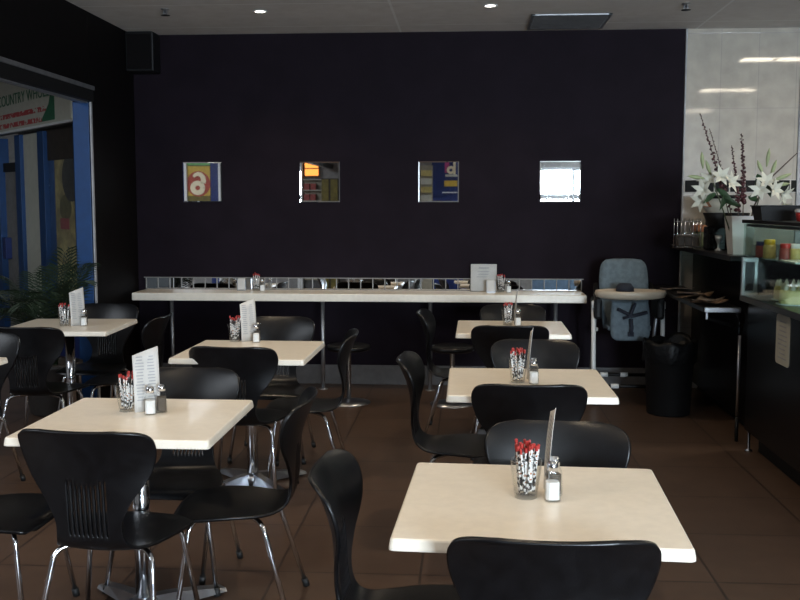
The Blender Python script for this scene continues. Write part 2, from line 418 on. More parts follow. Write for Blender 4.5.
# ------------------------------------------------------------------ tables
def make_table(label):
    t = thing('cafe_table', label, 'table', group='square white-topped cafe tables')
    S = .35
    mb = MB(); c = .02
    def ring(s, z, rc):
        out = []
        for (cx, cy, a0) in ((s-rc, s-rc, 0), (-s+rc, s-rc, 90), (-s+rc, -s+rc, 180), (s-rc, -s+rc, 270)):
            for k in range(5):
                a = math.radians(a0+22.5*k); out.append((cx+rc*math.cos(a), cy+rc*math.sin(a), z))
        return out
    rings = [ring(S-.004, .720, .012), ring(S, .722, .014), ring(S, .728, .014), ring(S-.003, .745, .013), ring(S-.005, .7485, .012), ring(S-.008, .75, .011)]
    V = [[mb.bm.verts.new(p) for p in r] for r in rings]
    for a, b2 in zip(V, V[1:]):
        for k in range(20): mb.bm.faces.new((a[k], a[(k+1) % 20], b2[(k+1) % 20], b2[k]))
    mb.bm.faces.new(V[0][::-1]); mb.bm.faces.new(V[-1])
    mb.build('tabletop', M['laminate'], t)
    MB().box((0, 0, .712), (.34, .34, .014), .003).build('top_plate', M['rubber'], t)
    MB().lathe([(0, .05), (.030, .05), (.030, .705), (0, .705)]).build('column', M['chrome'], t)
    a = MB()
    a.lathe([(0, .012), (.055, .012), (.055, .055), (.034, .075), (0, .075)])
    for k in range(4):
        an = PI/4+k*PI/2; d = Vector((math.cos(an), math.sin(an), 0)); n = Vector((-d.y, d.x, 0))
        P = []
        for r, h, w2 in ((.03, .070, .030), (.12, .062, .030), (.25, .040, .034), (.335, .024, .036)):
            P.append((d*r, h, w2))
        vs = []
        for p, h, w2 in P:
            vs.append([a.bm.verts.new(p+n*w2+Vector((0, 0, .012))), a.bm.verts.new(p+n*w2*.7+Vector((0, 0, h))), a.bm.verts.new(p-n*w2*.7+Vector((0, 0, h))), a.bm.verts.new(p-n*w2+Vector((0, 0, .012)))])
        for u, v in zip(vs, vs[1:]):
            for q in range(4): a.bm.faces.new((u[q], u[(q+1) % 4], v[(q+1) % 4], v[q]))
        a.bm.faces.new(vs[0][::-1]); a.bm.faces.new(vs[-1])
    a.build('cross_base', M['steel'], t)
    for k in range(4):
        an = PI/4+k*PI/2
        MB().lathe([(0, 0), (.018, 0), (.018, .014), (0, .014)], (.31*math.cos(an), .31*math.sin(an), 0), 14).build('foot_pad', M['rubber'], t)
    return t
tables = [
 (.188, 2.555, -.043, 'white table nearest the viewer, at bottom right, with the fullest glass of sugar sticks'),
 (.272, 4.322, 0, 'white table in the middle of the right row'),
 (.292, 6.283, -.01, 'white table at the far end of the right row, below the wall counter'),
 (-1.19, 3.485, 0, 'large-looking white table at left with the upright menu card'),
 (-1.154, 5.207, -.01, 'white table behind the left one, second in its row'),
 (-2.571, 6.213, .05, 'white table at far left beside the potted palm'),
 (-2.68, 4.50, 0, 'white table cut by the left edge, only its corner showing'),
]
tp = None
for (x, y, r, lb) in tables:
    if tp is None: tp = make_table(lb); t = tp
    else: t = dup(tp, (0, 0, 0), 0, lb)
    t.location = (x, y, 0); t.rotation_euler = (0, 0, r)

# ------------------------------------------------------------------ things on the tables
def make_glass(label):
    o = MB().lathe([(0, .004), (.026, .004), (.029, .0), (.030, .004), (.043, .100), (.0425, .1015), (.041, .100), (.0285, .010), (0, .009)], seg=26).build('sugar_glass', M['glass'])
    return tag(o, label, 'glass', 'tumblers holding sugar sticks')
stick_src = MB().box((0, 0, .0625), (.0085, .0055, .125), .0015, seg=1).build('sugar_stick', M['stick'])
tag(stick_src, '', 'sugar stick')
stick_used = [False]
def fill(x, y, z, n, where, s=1.):
    lb = 'red-tipped paper sugar stick in the glass on %s' % where
    for k in range(n):
        a = 2*PI*k*.618+random.random()*.3; r = .021*math.sqrt((k+.5)/n)*s
        # each stick leans outwards so that it rests along the flare of the tumbler
        rx = r*1.9*random.uniform(.85, 1.05)
        bot = Vector((x+r*math.cos(a), y+r*math.sin(a), z+.011)); top = Vector((x+rx*math.cos(a+random.uniform(-.45, .45)), y+rx*math.sin(a), z+.135))
        bot.z += random.uniform(0, .016)
        q = (top-bot).to_track_quat('Z', 'Y') @ Euler((0, 0, random.random()*6)).to_quaternion()
        if not stick_used[0]: o = stick_src; stick_used[0] = True
        else: o = stick_src.copy(); COL.objects.link(o)
        o['label'] = lb; o['group'] = 'sugar sticks in the glass on %s' % where
        o.location = bot; o.rotation_euler = q.to_euler()
def make_shaker(kind, label):
    t = thing(kind+'_shaker', label, 'shaker', group='glass salt and pepper shakers')
    def sq(h, r):
        return [(h*sgx, h*sgy) for sgx, sgy in ((1, .6), (.6, 1), (-.6, 1), (-1, .6), (-1, -.6), (-.6, -1), (.6, -1), (1, -.6))]
    def stack(lv):
        mb = MB(); V = [[mb.bm.verts.new((px, py, z)) for px, py in sq(h, 0)] for z, h in lv]
        for a, b2 in zip(V, V[1:]):
            for k in range(8): mb.bm.faces.new((a[k], a[(k+1) % 8], b2[(k+1) % 8], b2[k]))
        mb.bm.faces.new(V[0][::-1]); mb.bm.faces.new(V[-1]); return mb
    stack([(0, .019), (.003, .0205), (.066, .0185), (.076, .014), (.084, .0125)]).build('glass_body', M['glass'], t)
    stack([(.005, .0175), (.052 if kind == 'salt' else .058, .0165)]).build('filling', M['salt' if kind == 'salt' else 'pepper'], t)
    MB().lathe([(.0135, .080), (.0150, .082), (.0150, .097), (.011, .104), (0, .106)], seg=18).build('screw_cap', M['chrome'], t)
    return t
def make_menu(label, mname='menu_card'):
    t = thing(mname, label, 'menu card', group='upright menu cards on the tables')
    # a folded card standing on its long edge, gently curved to one side
    def card(off, hz=.228, wd=.098):
        mb = MB(); P = []
        for i in range(9):
            P.append([(wd*(j/6-.5), off+.016*(i/8)**2+.004*math.cos(PI*(j/6-.5)), hz*i/8*(1+.13*(j/6-.5))) for j in range(7)])
        mb.grid(P); solid_sheet(mb, .0012); return mb
    card(0).build('card', M['paper'], t)
    pr = MB()
    for r in range(15):
        zc = .045+.0115*r
        for cx in (-.024, .022):
            wl = .036*random.uniform(.5, 1)
            yy = .016*(zc/.228)**2+.004
            pr.box((cx, yy-.0022, zc), (wl, .0008, .0042))
    pr.build('print_lines', M['ink'], t)
    return t
g0 = s0 = p0 = m0 = None
ZT = .75
sets = [  # where, glass, salt, pepper, menu(x,y,yaw), sticks
 ('the nearest table', (.162, 2.574), (.229, 2.548, .1), (.238, 2.600, .3), (.218, 2.615, -PI/2+.05), 30),
 ('the middle right table', (.230, 4.300), (.296, 4.262, .1), (.300, 4.318, .2), (.275, 4.345, -PI/2+.04), 20),
 ('the far right table', (.272, 6.385), (.334, 6.345, .2), (.340, 6.400, 0), (.318, 6.43, -PI/2+.04), 12),
 ('the large left table', (-1.272, 3.588), (-1.165, 3.535, .15), (-1.135, 3.578, .3), (-1.190, 3.580, .62), 14),
 ('the second left table', (-1.312, 5.505), (-1.182, 5.470, .2), (-1.19, 5.535, .1), (-1.232, 5.515, .75), 12),
 ('the palm-side table', (-2.582, 6.165), (-2.455, 6.165, .2), (-2.470, 6.215, 0), (-2.500, 6.185, .85), 10),
]
for (wh, g, s, p, m, n) in sets:
    lb = 'clear tumbler packed with sugar sticks on %s' % wh
    if g0 is None: g0 = make_glass(lb); o = g0
    else: o = dup(g0, (0, 0, 0), 0, lb)
    o.location = (*g, ZT+.0005)
    fill(g[0], g[1], ZT, n, wh)
    lb = 'salt shaker with chrome cap on %s' % wh
    if s0 is None: s0 = make_shaker('salt', lb); o = s0
    else: o = dup(s0, (0, 0, 0), 0, lb)
    o.location = (s[0], s[1], ZT+.0005); o.rotation_euler = (0, 0, s[2])
    lb = 'pepper shaker standing behind the salt on %s' % wh
    if p0 is None: p0 = make_shaker('pepper', lb); o = p0
    else: o = dup(p0, (0, 0, 0), 0, lb)
    o.location = (p[0], p[1], ZT+.0005); o.rotation_euler = (0, 0, p[2])
    lb = 'white printed menu card standing on %s' % wh
    if m0 is None: m0 = make_menu(lb); o = m0
    else: o = dup(m0, (0, 0, 0), 0, lb)
    o.location = (m[0], m[1], ZT+.0005); o.rotation_euler = (0, 0, m[2])

# ------------------------------------------------------------------ wall counter, its mirror strip and stools
wc = thing('wall_counter', 'long white counter shelf running along the dark back wall', 'counter', (-.89, 8.115, 0))
MB().box((0, 0, .776), (3.71, .382, .064), .006).build('counter_top', M['laminate'], wc)
for px in (-1.56, -.29, .60, 1.62):
    lg = MB().lathe([(0, .004), (.016, .004), (.016, .744), (0, .744)], (px, -.06, 0), 14).build('leg', M['alu'], wc)
    MB().lathe([(0, 0), (.04, 0), (.04, .005), (0, .008)], (px, -.06, 0), 16).build('floor_flange', M['alu'], lg)
ms = thing('mirror_tile_strip', 'low strip of small square mirror tiles along the back of the wall counter', 'mirror', (-.89, D-.010, .809)); ms.rotation_euler = (-.026, 0, 0)
MB().box((0, 0, .050), (3.70, .008, .098)).build('mirror_panel', M['mirror'], ms)
fr = MB(); N = 36
for k in range(N+1): fr.box((-1.852+3.704*k/N, -.006, .050), (.0075, .008, .098))
fr.box((0, -.006, .100), (3.74, .010, .008)); fr.box((0, -.006, .003), (3.71, .008, .006))
fr.build('frame', M['greypanel'], ms)
def make_stool(label):
    t = thing('low_stool', label, 'stool', group='round stools at the wall counter')
    MB().lathe([(0, .412), (.15, .412), (.168, .420), (.172, .436), (.166, .450), (.14, .457), (0, .460)], seg=36).build('cushion', M['chair'], t)
    MB().lathe([(0, .02), (.018, .02), (.018, .405), (.05, .412), (0, .412)]).build('column', M['chrome'], t)
    MB().lathe([(0, 0), (.17, 0), (.17, .006), (.10, .022), (.03, .032), (0, .034)], seg=32).build('base', M['steel'], t)
    return t
st = make_stool('black round stool by the wall counter, right of centre, next to a chair back'); st.location = (-.10, 7.50, 0)
dup(st, (-.90, 7.50, 0), 0, 'black round stool by the wall counter, partly behind a chair of the left row')

ZB = .8085
def make_napkins(label):
    t = thing('napkin_holder', label, 'napkin holder', group='napkin holders on the wall counter')
    MB().box((0, 0, .004), (.074, .062, .008), .002).build('base', M['steel'], t)
    for s in (-1, 1): MB().box((.035*s, 0, .05), (.003, .056, .088), .001).build('side_plate', M['steel'], t)
    MB().box((0, 0, .056), (.064, .046, .094), .003).build('napkins', M['paper'], t)
    return t
nk = make_napkins('white napkins in a holder on the left half of the wall counter'); nk.location = (-1.885, 8.19, ZB)
dup(nk, (.205, 8.15, ZB), 0, 'white napkins in a holder before the menu stand on the wall counter')
o = dup(g0, (-1.765, 8.20, ZB), 0, 'clear tumbler of sugar sticks on the left half of the wall counter'); fill(-1.765, 8.20, ZB, 10, 'the left half of the wall counter')
o = dup(g0, (.290, 8.18, ZB), 0, 'clear tumbler of sugar sticks beside the menu stand on the wall counter'); fill(.290, 8.18, ZB, 10, 'the wall counter beside the menu stand')
dup(s0, (-1.700, 8.14, ZB), .1, 'salt shaker on the left half of the wall counter')
dup(s0, (.352, 8.13, ZB), .1, 'salt shaker on the right half of the wall counter')
mn = thing('menu_stand', 'clear stand holding a white page, on the right half of the wall counter', 'menu stand', (.148, 8.235, ZB))
MB().box((0, .008, .115), (.215, .0025, .225), rot=(-.06, 0, 0)).build('page', M['paper'], mn)
MB().box((0, .000, .118), (.222, .003, .236), rot=(-.06, 0, 0)).build('acrylic_sleeve', M['glass'], mn)
MB().box((0, -.015, .003), (.222, .075, .005), .001).build('foot', M['glass'], mn)
pr = MB()
pr.box((0, .011, .195), (.085, .001, .010), rot=(-.06, 0, 0))
for k in range(4): pr.box((random.uniform(-.02, .02), .0065-.0*k, .165-.022*k), (.12*random.uniform(.6, 1), .001, .006), rot=(-.06, 0, 0))
pr.build('print_lines', M['ink'], mn)

# ------------------------------------------------------------------ mirrors on the wall
places = ['leftmost of the four, showing a red round sign', 'second from left, showing a lit orange sign', 'third from left, showing a navy wall', 'rightmost of the four, showing a bright window']
mp = None
for i, x in enumerate((-2.237, -1.232, -.233, .774)):
    lb = 'small square wall mirror, ' + places[i]
    if mp is None:
        mp = thing('wall_mirror', lb, 'mirror', group='square mirrors on the dark wall')
        mb = MB(); a, b2 = .169, .160
        V0 = [mb.bm.verts.new((p*a, 0, q*a)) for p, q in ((-1, -1), (1, -1), (1, 1), (-1, 1))]
        V1 = [mb.bm.verts.new((p*a, -.0062, q*a)) for p, q in ((-1, -1), (1, -1), (1, 1), (-1, 1))]
        V2 = [mb.bm.verts.new((p*b2, -.0040, q*b2)) for p, q in ((-1, -1), (1, -1), (1, 1), (-1, 1))]
        for A, B in ((V0, V1), (V1, V2)):
            for k in range(4): mb.bm.faces.new((A[k], A[(k+1) % 4], B[(k+1) % 4], B[k]))
        mb.bm.faces.new(V0); mb.bm.faces.new(V2)
        mb.build('bevelled_glass', M['mirror'], mp)
        mp.location = (x, D-.001, 1.72)
    else: dup(mp, (x, D-.001, 1.72), 0, lb)

# ------------------------------------------------------------------ ceiling fittings, speaker
def make_downlight(label):
    t = thing('ceiling_downlight', label, 'ceiling light', group='recessed downlights')
    MB().lathe([(.038, .0), (.052, -.002), (.055, -.006), (.050, -.010), (.040, -.008), (.036, .0)], seg=28).build('trim_ring', M['white'], t)
    MB().lathe([(0, -.003), (.036, -.003), (.036, 0), (0, 0)], seg=24).build('diffuser', M['lamp'], t)
    return t
dl = make_downlight('small round lit downlight in the ceiling, left of centre'); dl.location = (-1.524, 7.348, H)
dup(dl, (.161, 7.249, H), 0, 'small round lit downlight in the ceiling, right of centre')
def make_sprinkler(label):
    t = thing('fire_sprinkler', label, 'sprinkler', group='ceiling sprinklers')
    MB().lathe([(0, 0), (.030, 0), (.030, -.006), (.012, -.010), (.010, -.030), (0, -.030)], seg=18).build('escutcheon', M['steel'], t)
    a = MB(); a.tube([(.012, 0, -.008), (.014, 0, -.03), (0, 0, -.045)], .003, 6); a.tube([(-.012, 0, -.008), (-.014, 0, -.03), (0, 0, -.045)], .003, 6); a.build('yoke', M['alu'], t)
    MB().lathe([(0, -.044), (.034, -.046), (.034, -.048), (0, -.049)], seg=16).build('deflector', M['blackmatte'], t)
    return t
sp = make_sprinkler('small ceiling sprinkler head at upper left'); sp.location = (-2.198, 7.225, H)
dup(sp, (1.544, 7.277, H), 0, 'small ceiling sprinkler head at upper right, left of the tiled wall')
av = thing('ceiling_vent', 'rectangular grey air vent in the ceiling near the back wall', 'vent', (.777, 7.90, H))
fr = MB()
for (cx, cy, dx, dy) in ((0, -.285, .60, .03), (0, .285, .60, .03), (-.285, 0, .03, .60), (.285, 0, .03, .60)): fr.box((cx, cy, -.006), (dx, dy, .012), .003)
fr.build('frame', M['alu'], av)
MB().box((0, 0, -.0015), (.56, .56, .002)).build('backing', M['blackmatte'], av)
s_ = MB()
for k in range(16): s_.box((0, -.255+.034*k, -.008), (.56, .026, .0025), rot=(.6, 0, 0))
s_.build('slat', M['skirt'], av)
spk = thing('wall_speaker', 'black box loudspeaker high in the left corner of the back wall', 'speaker', (-2.69, 8.20, 2.62))
MB().box((0, .0, .163), (.235, .20, .322), .01).build('cabinet', M['blackmatte'], spk)
MB().box((0, -.103, .163), (.205, .008, .285), .004).build('grille', M['soffit'], spk)
# fluorescent fittings over the servery (they show as reflections in the glossy tiles)
fl_lab = ['ceiling fluorescent panel over the servery, nearest the tiled wall', 'ceiling fluorescent panel over the servery, middle one', 'ceiling fluorescent panel over the servery, farthest from the tiled wall']
fp = None
for i, (fx, fy, sx_) in enumerate(((2.98, 6.65, 1.0), (3.20, 4.05, .75), (3.32, 1.35, .8))):
    if fp is None:
        fp = thing('fluorescent_panel', fl_lab[i], 'ceiling light', group='fluorescent panels over the servery')
        q = MB()
        for (cx, cy, dx, dy) in ((0, -.165, .70, .03), (0, .165, .70, .03), (-.345, 0, .03, .33), (.345, 0, .03, .33), (0, 0, .02, .32)): q.box((cx, cy, -.01), (dx, dy, .02), .003)
        q.build('frame', M['white'], fp)
        MB().box((0, 0, -.004), (.66, .30, .006)).build('diffuser', M['tube'], fp)
        fp.location = (fx, fy, H)
    else: dup(fp, (fx, fy, H), 0, fl_lab[i])

# ------------------------------------------------------------------ high chair
hc = thing('high_chair', 'white and black high chair with slate-blue padded seat beside the servery', 'high chair', (1.245, 7.75, 0))
def pad(keys, tk, nx=10, ny=14, puff=.012):
    """padded panel following (y,z,halfwidth) keys"""
    mb = MB(); P = []
    for i in range(ny+1):
        y, z, wd = cr(keys, i/ny)
        P.append([(wd*(2*j/nx-1), y-puff*(1-(2*j/nx-1)**4)*math.sin(PI*i/ny)**.4+.02*(2*j/nx-1)**2*0, z) for j in range(nx+1)])
    mb.grid(P); solid_sheet(mb, tk); return mb
pad([(.05, .56, .165), (.10, .70, .178), (.15, .86, .186), (.185, .98, .182), (.20, 1.05, .168), (.205, 1.078, .135)], .035).build('back_pad', M['pad'], hc)
MB().box((0, .170, .972), (.24, .004, .006), .002, rot=(-.2, 0, 0)).build('seam', M['webbing'], hc)
pad([(.06, .60, .165), (-.10, .61, .165), (-.20, .605, .16)], .03, puff=.0).build('seat_pad', M['pad'], hc)
pad([(-.19, .80, .135), (-.215, .70, .145), (-.225, .60, .148), (-.235, .53, .140), (-.235, .50, .10)], .03).build('leg_rest', M['pad'], hc)
hs = MB()
hs.tube([(-.10, -.246, .745), (-.02, -.258, .705), (.0, -.262, .69), (.12, -.250, .72)], .013, 8); hs.tube([(.03, -.25, .79), (-.01, -.262, .69), (-.06, -.255, .675)], .012, 8); hs.tube([(.0, -.258, .67), (.005, -.262, .60), (.0, -.262, .555)], .014, 8)
hs.box((.0, -.262, .555), (.045, .014, .035), .004)
hs.build('harness', M['webbing'], hc)
MB().lathe([(0, 0), (.07, 0), (.066, .035), (.045, .06), (0, .064)], (-.03, -.12, .868), 20).build('crotch_guard', M['webbing'], hc)
tr = MB().lathe([(0, .0), (.22, .0), (.255, .010), (.268, .040), (.262, .060), (.252, .061), (.244, .036), (0, .030)], (0, -.20, .822), 40, 1.0, .62).build('tray', M['tray'], hc)
for s in (-1, 1):
    # slanted A-frame: white front tube, black rear tube, black arm block
    MB().tube(fillet([(.262*s, -.12, .80), (.262*s, -.14, .76), (.262*s, -.32, .022)], .02, 4), [.019]*2+[.019]*6, 12).build('front_leg', M['white'], hc) if False else None
    lg = MB().tube([(.262*s, -.10, .745), (.262*s, -.155, .33), (.258*s, -.20, .03)], .017, 12).build('front_leg', M['white'], hc)
    MB().tube([(.235*s, -.04, .74), (.235*s, .14, .35), (.23*s, .255, .03)], .015, 12).build('rear_leg', M['alu'], hc)
    MB().box((.235*s, -.05, .735), (.06, .26, .16), .02).build('side_panel', M['blackmatte'], hc)
    MB().tube([(.235*s, -.20, .80), (.235*s, .02, .83), (.215*s, .16, .90)], .018, 10).build('armrest', M['blackmatte'], hc)
    MB().lathe([(0, 0), (.02, 0), (.02, .05), (.012, .06), (0, .06)], (.262*s, -.115, .735), 14).build('leg_cap', M['white'], hc)
    MB().tube([(.258*s, -.235, .022), (.252*s, .0, .022), (.23*s, .285, .022)], .020, 10).build('floor_rail', M['blackmatte'], hc)
    MB().box((.20*s, .19, .535), (.03, .03, .03), .008).build('adjuster_knob', M['white'], hc)
ft = MB().tube([(-.25, -.17, .14), (.25, -.17, .14)], .014, 10).build('cross_bar', M['blackmatte'], hc)
ft2 = MB().tube([(-.23, .21, .165), (.23, .21, .165)], .014, 10).build('cross_bar', M['blackmatte'], hc)
for (cx, cy, cz) in ((-.10, -.17, .14), (-.13, .21, .165), (.03, .21, .165)):
    MB().tube([(cx-.03, cy, cz), (cx+.03, cy, cz)], .019, 12).build('white_sleeve', M['white'], hc)

# ------------------------------------------------------------------ bin
bn = thing('waste_bin', 'round black bin lined with a black bag beside the high chair', 'bin', (1.49, 7.27, 0))
bn.scale = (.9, .9, 1.0)
MB().lathe([(0, 0), (.165, 0), (.172, .01), (.198, .50), (.205, .505), (.205, .52), (.19, .52), (.165, .02), (0, .02)], seg=36).build('bin_body', M['blackmatte'], bn)
bg = MB(); P = []
for i, (r, z) in enumerate(((.185, .40), (.19, .52), (.205, .545), (.216, .52), (.212, .46), (.215, .40), (.206, .385))):
    P.append([((r+.006*math.sin(9*a+i)+.004*math.sin(17*a+2*i))*math.cos(a), (r+.006*math.sin(9*a+i))*math.sin(a), z+.010*math.sin(7*a+i*.6)+(.03 if .5 < a < 1.4 else 0)*(1 if i in (1, 2, 3) else 0)) for a in [2*PI*k/48 for k in range(49)]])
bg.grid(P).build('bin_bag', M['bag'], bn)

# ------------------------------------------------------------------ servery: far counter, tray shelf, display case
ct = thing('servery_counter', 'dark counter against the tiled wall carrying cups and the flower vase', 'counter', (2.2, 7.36, 0))
MB().box((.10, 0, .62), (.86, 1.86, 1.10), .006).build('body', M['blackgloss'], ct)
MB().box((.02, 0, 1.185), (1.08, 1.88, .035), .006).build('counter_top', M['stone'], ct)
MB().box((.12, 0, .035), (.78, 1.80, .07)).build('plinth', M['blackmatte'], ct)
ts = thing('tray_shelf', 'low shelf on chrome brackets along the servery front, with loose papers', 'shelf', (1.70, 7.30, 0))
MB().box((-.06, 0, .855), (.24, 1.78, .03), .004).build('shelf_board', M['stone'], ts)
MB().box((-.06, -.895, .856), (.23, .014, .034), .004).build('end_strip', M['steel'], ts)
MB().tube(fillet([(-.15, -.888, .845), (-.155, -.888, .80), (.04, -.80, .74)], .03, 5), .010, 10).build('bracket', M['blackmatte'], ts)
MB().box((-.158, -.893, .818), (.016, .012, .05), .003).build('bracket_tab', M['steel'], ts)
MB().prism([(.02, .842), (.075, .846), (.085, .80), (.066, .70), (.050, .70), (.052, .78)], -.895, -.875, 'Y').build('bracket_plate', M['chrome'], ts)
MB().lathe([(0, .16), (.010, .16), (.010, .69), (0, .69)], (.055, -.885, 0), 14).build('support_leg', M['steel'], ts)
MB().lathe([(0, .0), (.012, .0), (.012, .16), (0, .16)], (.055, -.885, 0), 14).build('leg_foot', M['blackmatte'], ts)

pages = [
 (1.60, 6.62, .3, 'magazine', 'brown printed magazine lying open nearest the chrome end of the low shelf'),
 (1.66, 6.86, -.5, 'magazine2', 'pale printed magazine lying second from the chrome end of the low shelf'),
 (1.62, 7.10, .9, 'magazine', 'curled brown leaflet lying mid-way along the low shelf'),
 (1.65, 7.40, -.2, 'magazine2', 'pale folded newspaper lying beyond the leaflets on the low shelf'),
 (1.64, 7.78, .4, 'magazine2', 'pale newspaper lying at the wall end of the low shelf'),
]
for (x, y, r, mm, lb) in pages:
    mb = MB(); P = []
    k1 = random.uniform(.025, .05)
    for i in range(9):
        u = i/8*2-1
        P.append([(u*.085, (j/5-.5)*.21, .004+k1*abs(u)**1.5*(.5+.5*math.sin(3*j/5+x*40))+.018*(1-abs(u))*(.4+.6*math.sin(1+j))**2) for j in range(6)])
    mb.grid(P); solid_sheet(mb, .003)
    o = mb.build('magazine', M[mm], None, (x, y, .872), (0, 0, r)); tag(o, lb, 'magazine', 'papers on the low shelf')
    zmin = min((v.co.z for v in o.data.vertices)); o.location.z = .8705-zmin

dc = thing('display_case', 'glass food display case on a black base at the right edge', 'display case', (2.10, 5.10, 0))
X0, X1, Y0, Y1 = -.40, .35, -1.30, 1.10
MB().box((-.0, -.10, .53), (.72, 2.38, .80), .006).build('base_cabinet', M['blackgloss'], dc)
MB().box((.03, -.10, .065), (.62, 2.30, .13)).build('plinth', M['blackmatte'], dc)
MB().box((-.02, -.10, .955), (.78, 2.42, .035), .004).build('deck', M['stone'], dc)
g = MB()
g.box((X0, -.10, 1.19), (.008, 2.36, .44)); g.box((-.02, Y1-.02, 1.19), (.74, .008, .44)); g.box((-.02, Y0+.02, 1.19), (.74, .008, .44))
g.build('glass_panel', M['caseglass'], dc)
MB().box((-.01, -.10, 1.425), (.80, 2.42, .022), .004).build('top_slab', M['stone'], dc)
MB().box((.02, -.10, 1.205), (.66, 2.32, .010), .002).build('glass_shelf', M['caseglass'], dc)
MB().box((X0+.02, -.10, 1.402), (.03, 2.30, .018), .004).build('light_rail', M['steel'], dc)
for yy in (Y1-.02,):
    f2 = MB()
    f2.box((X0+.00, yy, 1.085), (.022, .022, .235), .004); f2.box((X0+.075, yy, 1.085), (.022, .022, .235), .004)
    f2.box((X0+.038, yy, 1.19), (.10, .026, .03), .005); f2.box((X0+.038, yy, .985), (.10, .026, .03), .005)
    f2.build('corner_frame', M['alu'], dc)
MB().box((.345, -.10, 1.19), (.012, 2.34, .44)).build('rear_panel', M['brownpanel'], dc)
MB().tube([(X0-.005+.034, 1.085, .90), (X0-.004+.034, .52, .63)], .005, 8).build('edge_trim', M['chrome'], dc) if False else None
ft = MB().lathe([(0, 0), (.024, 0), (.022, .012), (.008, .016), (.008, .13), (0, .13)], (X0+.06, 1.05, 0), 14).build('levelling_foot', M['chrome'], dc)
nt_ = thing('notice', 'tall cream notice with rounded corners stuck on the black display base', 'notice', (1.738, 5.50, .785))
def rrect(w, h, r, n=6):
    out = []
    for cx, cy, a0 in ((w/2-r, h/2-r, 0), (-w/2+r, h/2-r, 90), (-w/2+r, -h/2+r, 180), (w/2-r, -h/2+r, 270)):
        for k in range(n+1):
            a = math.radians(a0+90*k/n); out.append((cx+r*math.cos(a), cy+r*math.sin(a)))
    return out
MB().prism(rrect(.23, .275, .025), -.002, .0015, 'X').build('sheet', M['signwhite'], nt_)
pr = MB()
for k in range(9): pr.box((-.003, .0, .10-.025*k), (.001, .15*random.uniform(.6, 1), .008))
pr.build('print_lines', M['ink'], nt_)

# jars and cakes in the case
def make_jar(label, lid, fillm, h, r, loc):
    t = thing('jar', label, 'jar', loc, 0, 'jars on the display shelf')
    MB().lathe([(0, 0), (r*.95, 0), (r, .006), (r, h*.66), (r*.82, h*.76), (0, h*.76)], seg=24).build('body', fillm, t)
    MB().lathe([(r*.86, h*.74), (r*.88, h*.76), (r*.88, h*.97), (r*.84, h), (0, h)], seg=24).build('lid', lid, t)
    return t
ZS = 1.2105
make_jar('jar with a yellow lid, largest on the upper display shelf', M['yellow'], M['sauce'], .112, .036, (1.778, 5.93, ZS))
make_jar('jar with a red lid and red filling on the upper display shelf', M['red'], M['jam'], .098, .034, (1.792, 5.68, ZS))
make_jar('jar with a white lid on the upper display shelf', M['white'], M['sauce'], .098, .034, (1.838, 5.64, ZS))
make_jar('small dark jar at the end of the upper display shelf, behind the vase', M['navy'], M['jam'], .095, .028, (1.775, 6.10, ZS))
pl = thing('serving_plate', 'pale rectangular plate on the display shelf in front of the jars', 'plate', (1.79, 5.44, ZS))
MB().box((0, 0, .009), (.13, .26, .010), .004).build('plate_face', M['plate'], pl)
MB().box((0, 0, .003), (.09, .20, .006), .002).build('foot', M['plate'], pl)
def cake(label, loc, r, h, m):
    t = thing('cake', label, 'cake', loc, 0, 'wrapped cakes on the display deck')
    MB().lathe([(0, .006), (r*.96, .006), (r, .02), (r*.98, h*.8), (r*.88, h), (0, h*1.02)], seg=30).build('cake_body', m, t)
    MB().lathe([(0, 0), (r*1.15, 0), (r*1.18, .005), (0, .007)], seg=30).build('board', M['plate'], t)
    for k in range(9):
        a = 2*PI*k/9
        MB().lathe([(r*.15, 0), (r*.17, .012), (.0, .04)], (r*.74*math.cos(a), r*.74*math.sin(a), h*.985), 10).build('cream_peak', M['petal'], t)
    return t
cake('round cream cake with piped peaks on the lower display deck, nearer one', (1.830, 5.60, .973), .088, .082, M['cake'])
cake('round cake with orange side on the lower display deck, behind the cream cake', (1.870, 5.86, .973), .078, .085, M['sauce'])

# things on top of the case and counter
tb = thing('black_basket', 'black flared box basket on top of the display case', 'basket', (1.765, 5.80, 1.4365))
def flared(w0, d0, w1, d1, h, t=.006):
    mb = MB()
    def rg(w, d, z): return [mb.bm.verts.new((sx*w/2, sy*d/2, z)) for sx, sy in ((-1, -1), (1, -1), (1, 1), (-1, 1))]
    R = [rg(w0, d0, 0), rg(w1, d1, h), rg(w1-2*t, d1-2*t, h), rg(w0-2*t, d0-2*t, t)]
    for A, B in zip(R, R[1:]):
        for k in range(4): mb.bm.faces.new((A[k], A[(k+1) % 4], B[(k+1) % 4], B[k]))
    mb.bm.faces.new(R[0][::-1]); mb.bm.faces.new(R[-1]); return mb
flared(.19, .16, .225, .19, .085).build('basket_body', M['blackmatte'], tb)
MB().box((0, 0, .083), (.235, .20, .008), .003).build('rim_lid', M['blackgloss'], tb)
rb = thing('sweets_tub', 'red and white tub on top of the display case at the right edge', 'tub', (1.83, 5.47, 1.4365))
MB().lathe([(0, 0), (.05, 0), (.058, .05), (.0, .05)], seg=24).build('tub', M['red'], rb)
MB().lathe([(.060, .048), (.062, .052), (.062, .062), (.05, .068), (0, .068)], seg=24).build('lid', M['paper'], rb)
vs = thing('flower_vase', 'tall tapered white vase of lilies at the end of the servery', 'vase', (1.79, 6.62, 1.203), .05)
flared(.115, .115, .160, .160, .25, .006).build('vase_body', M['white'], vs)

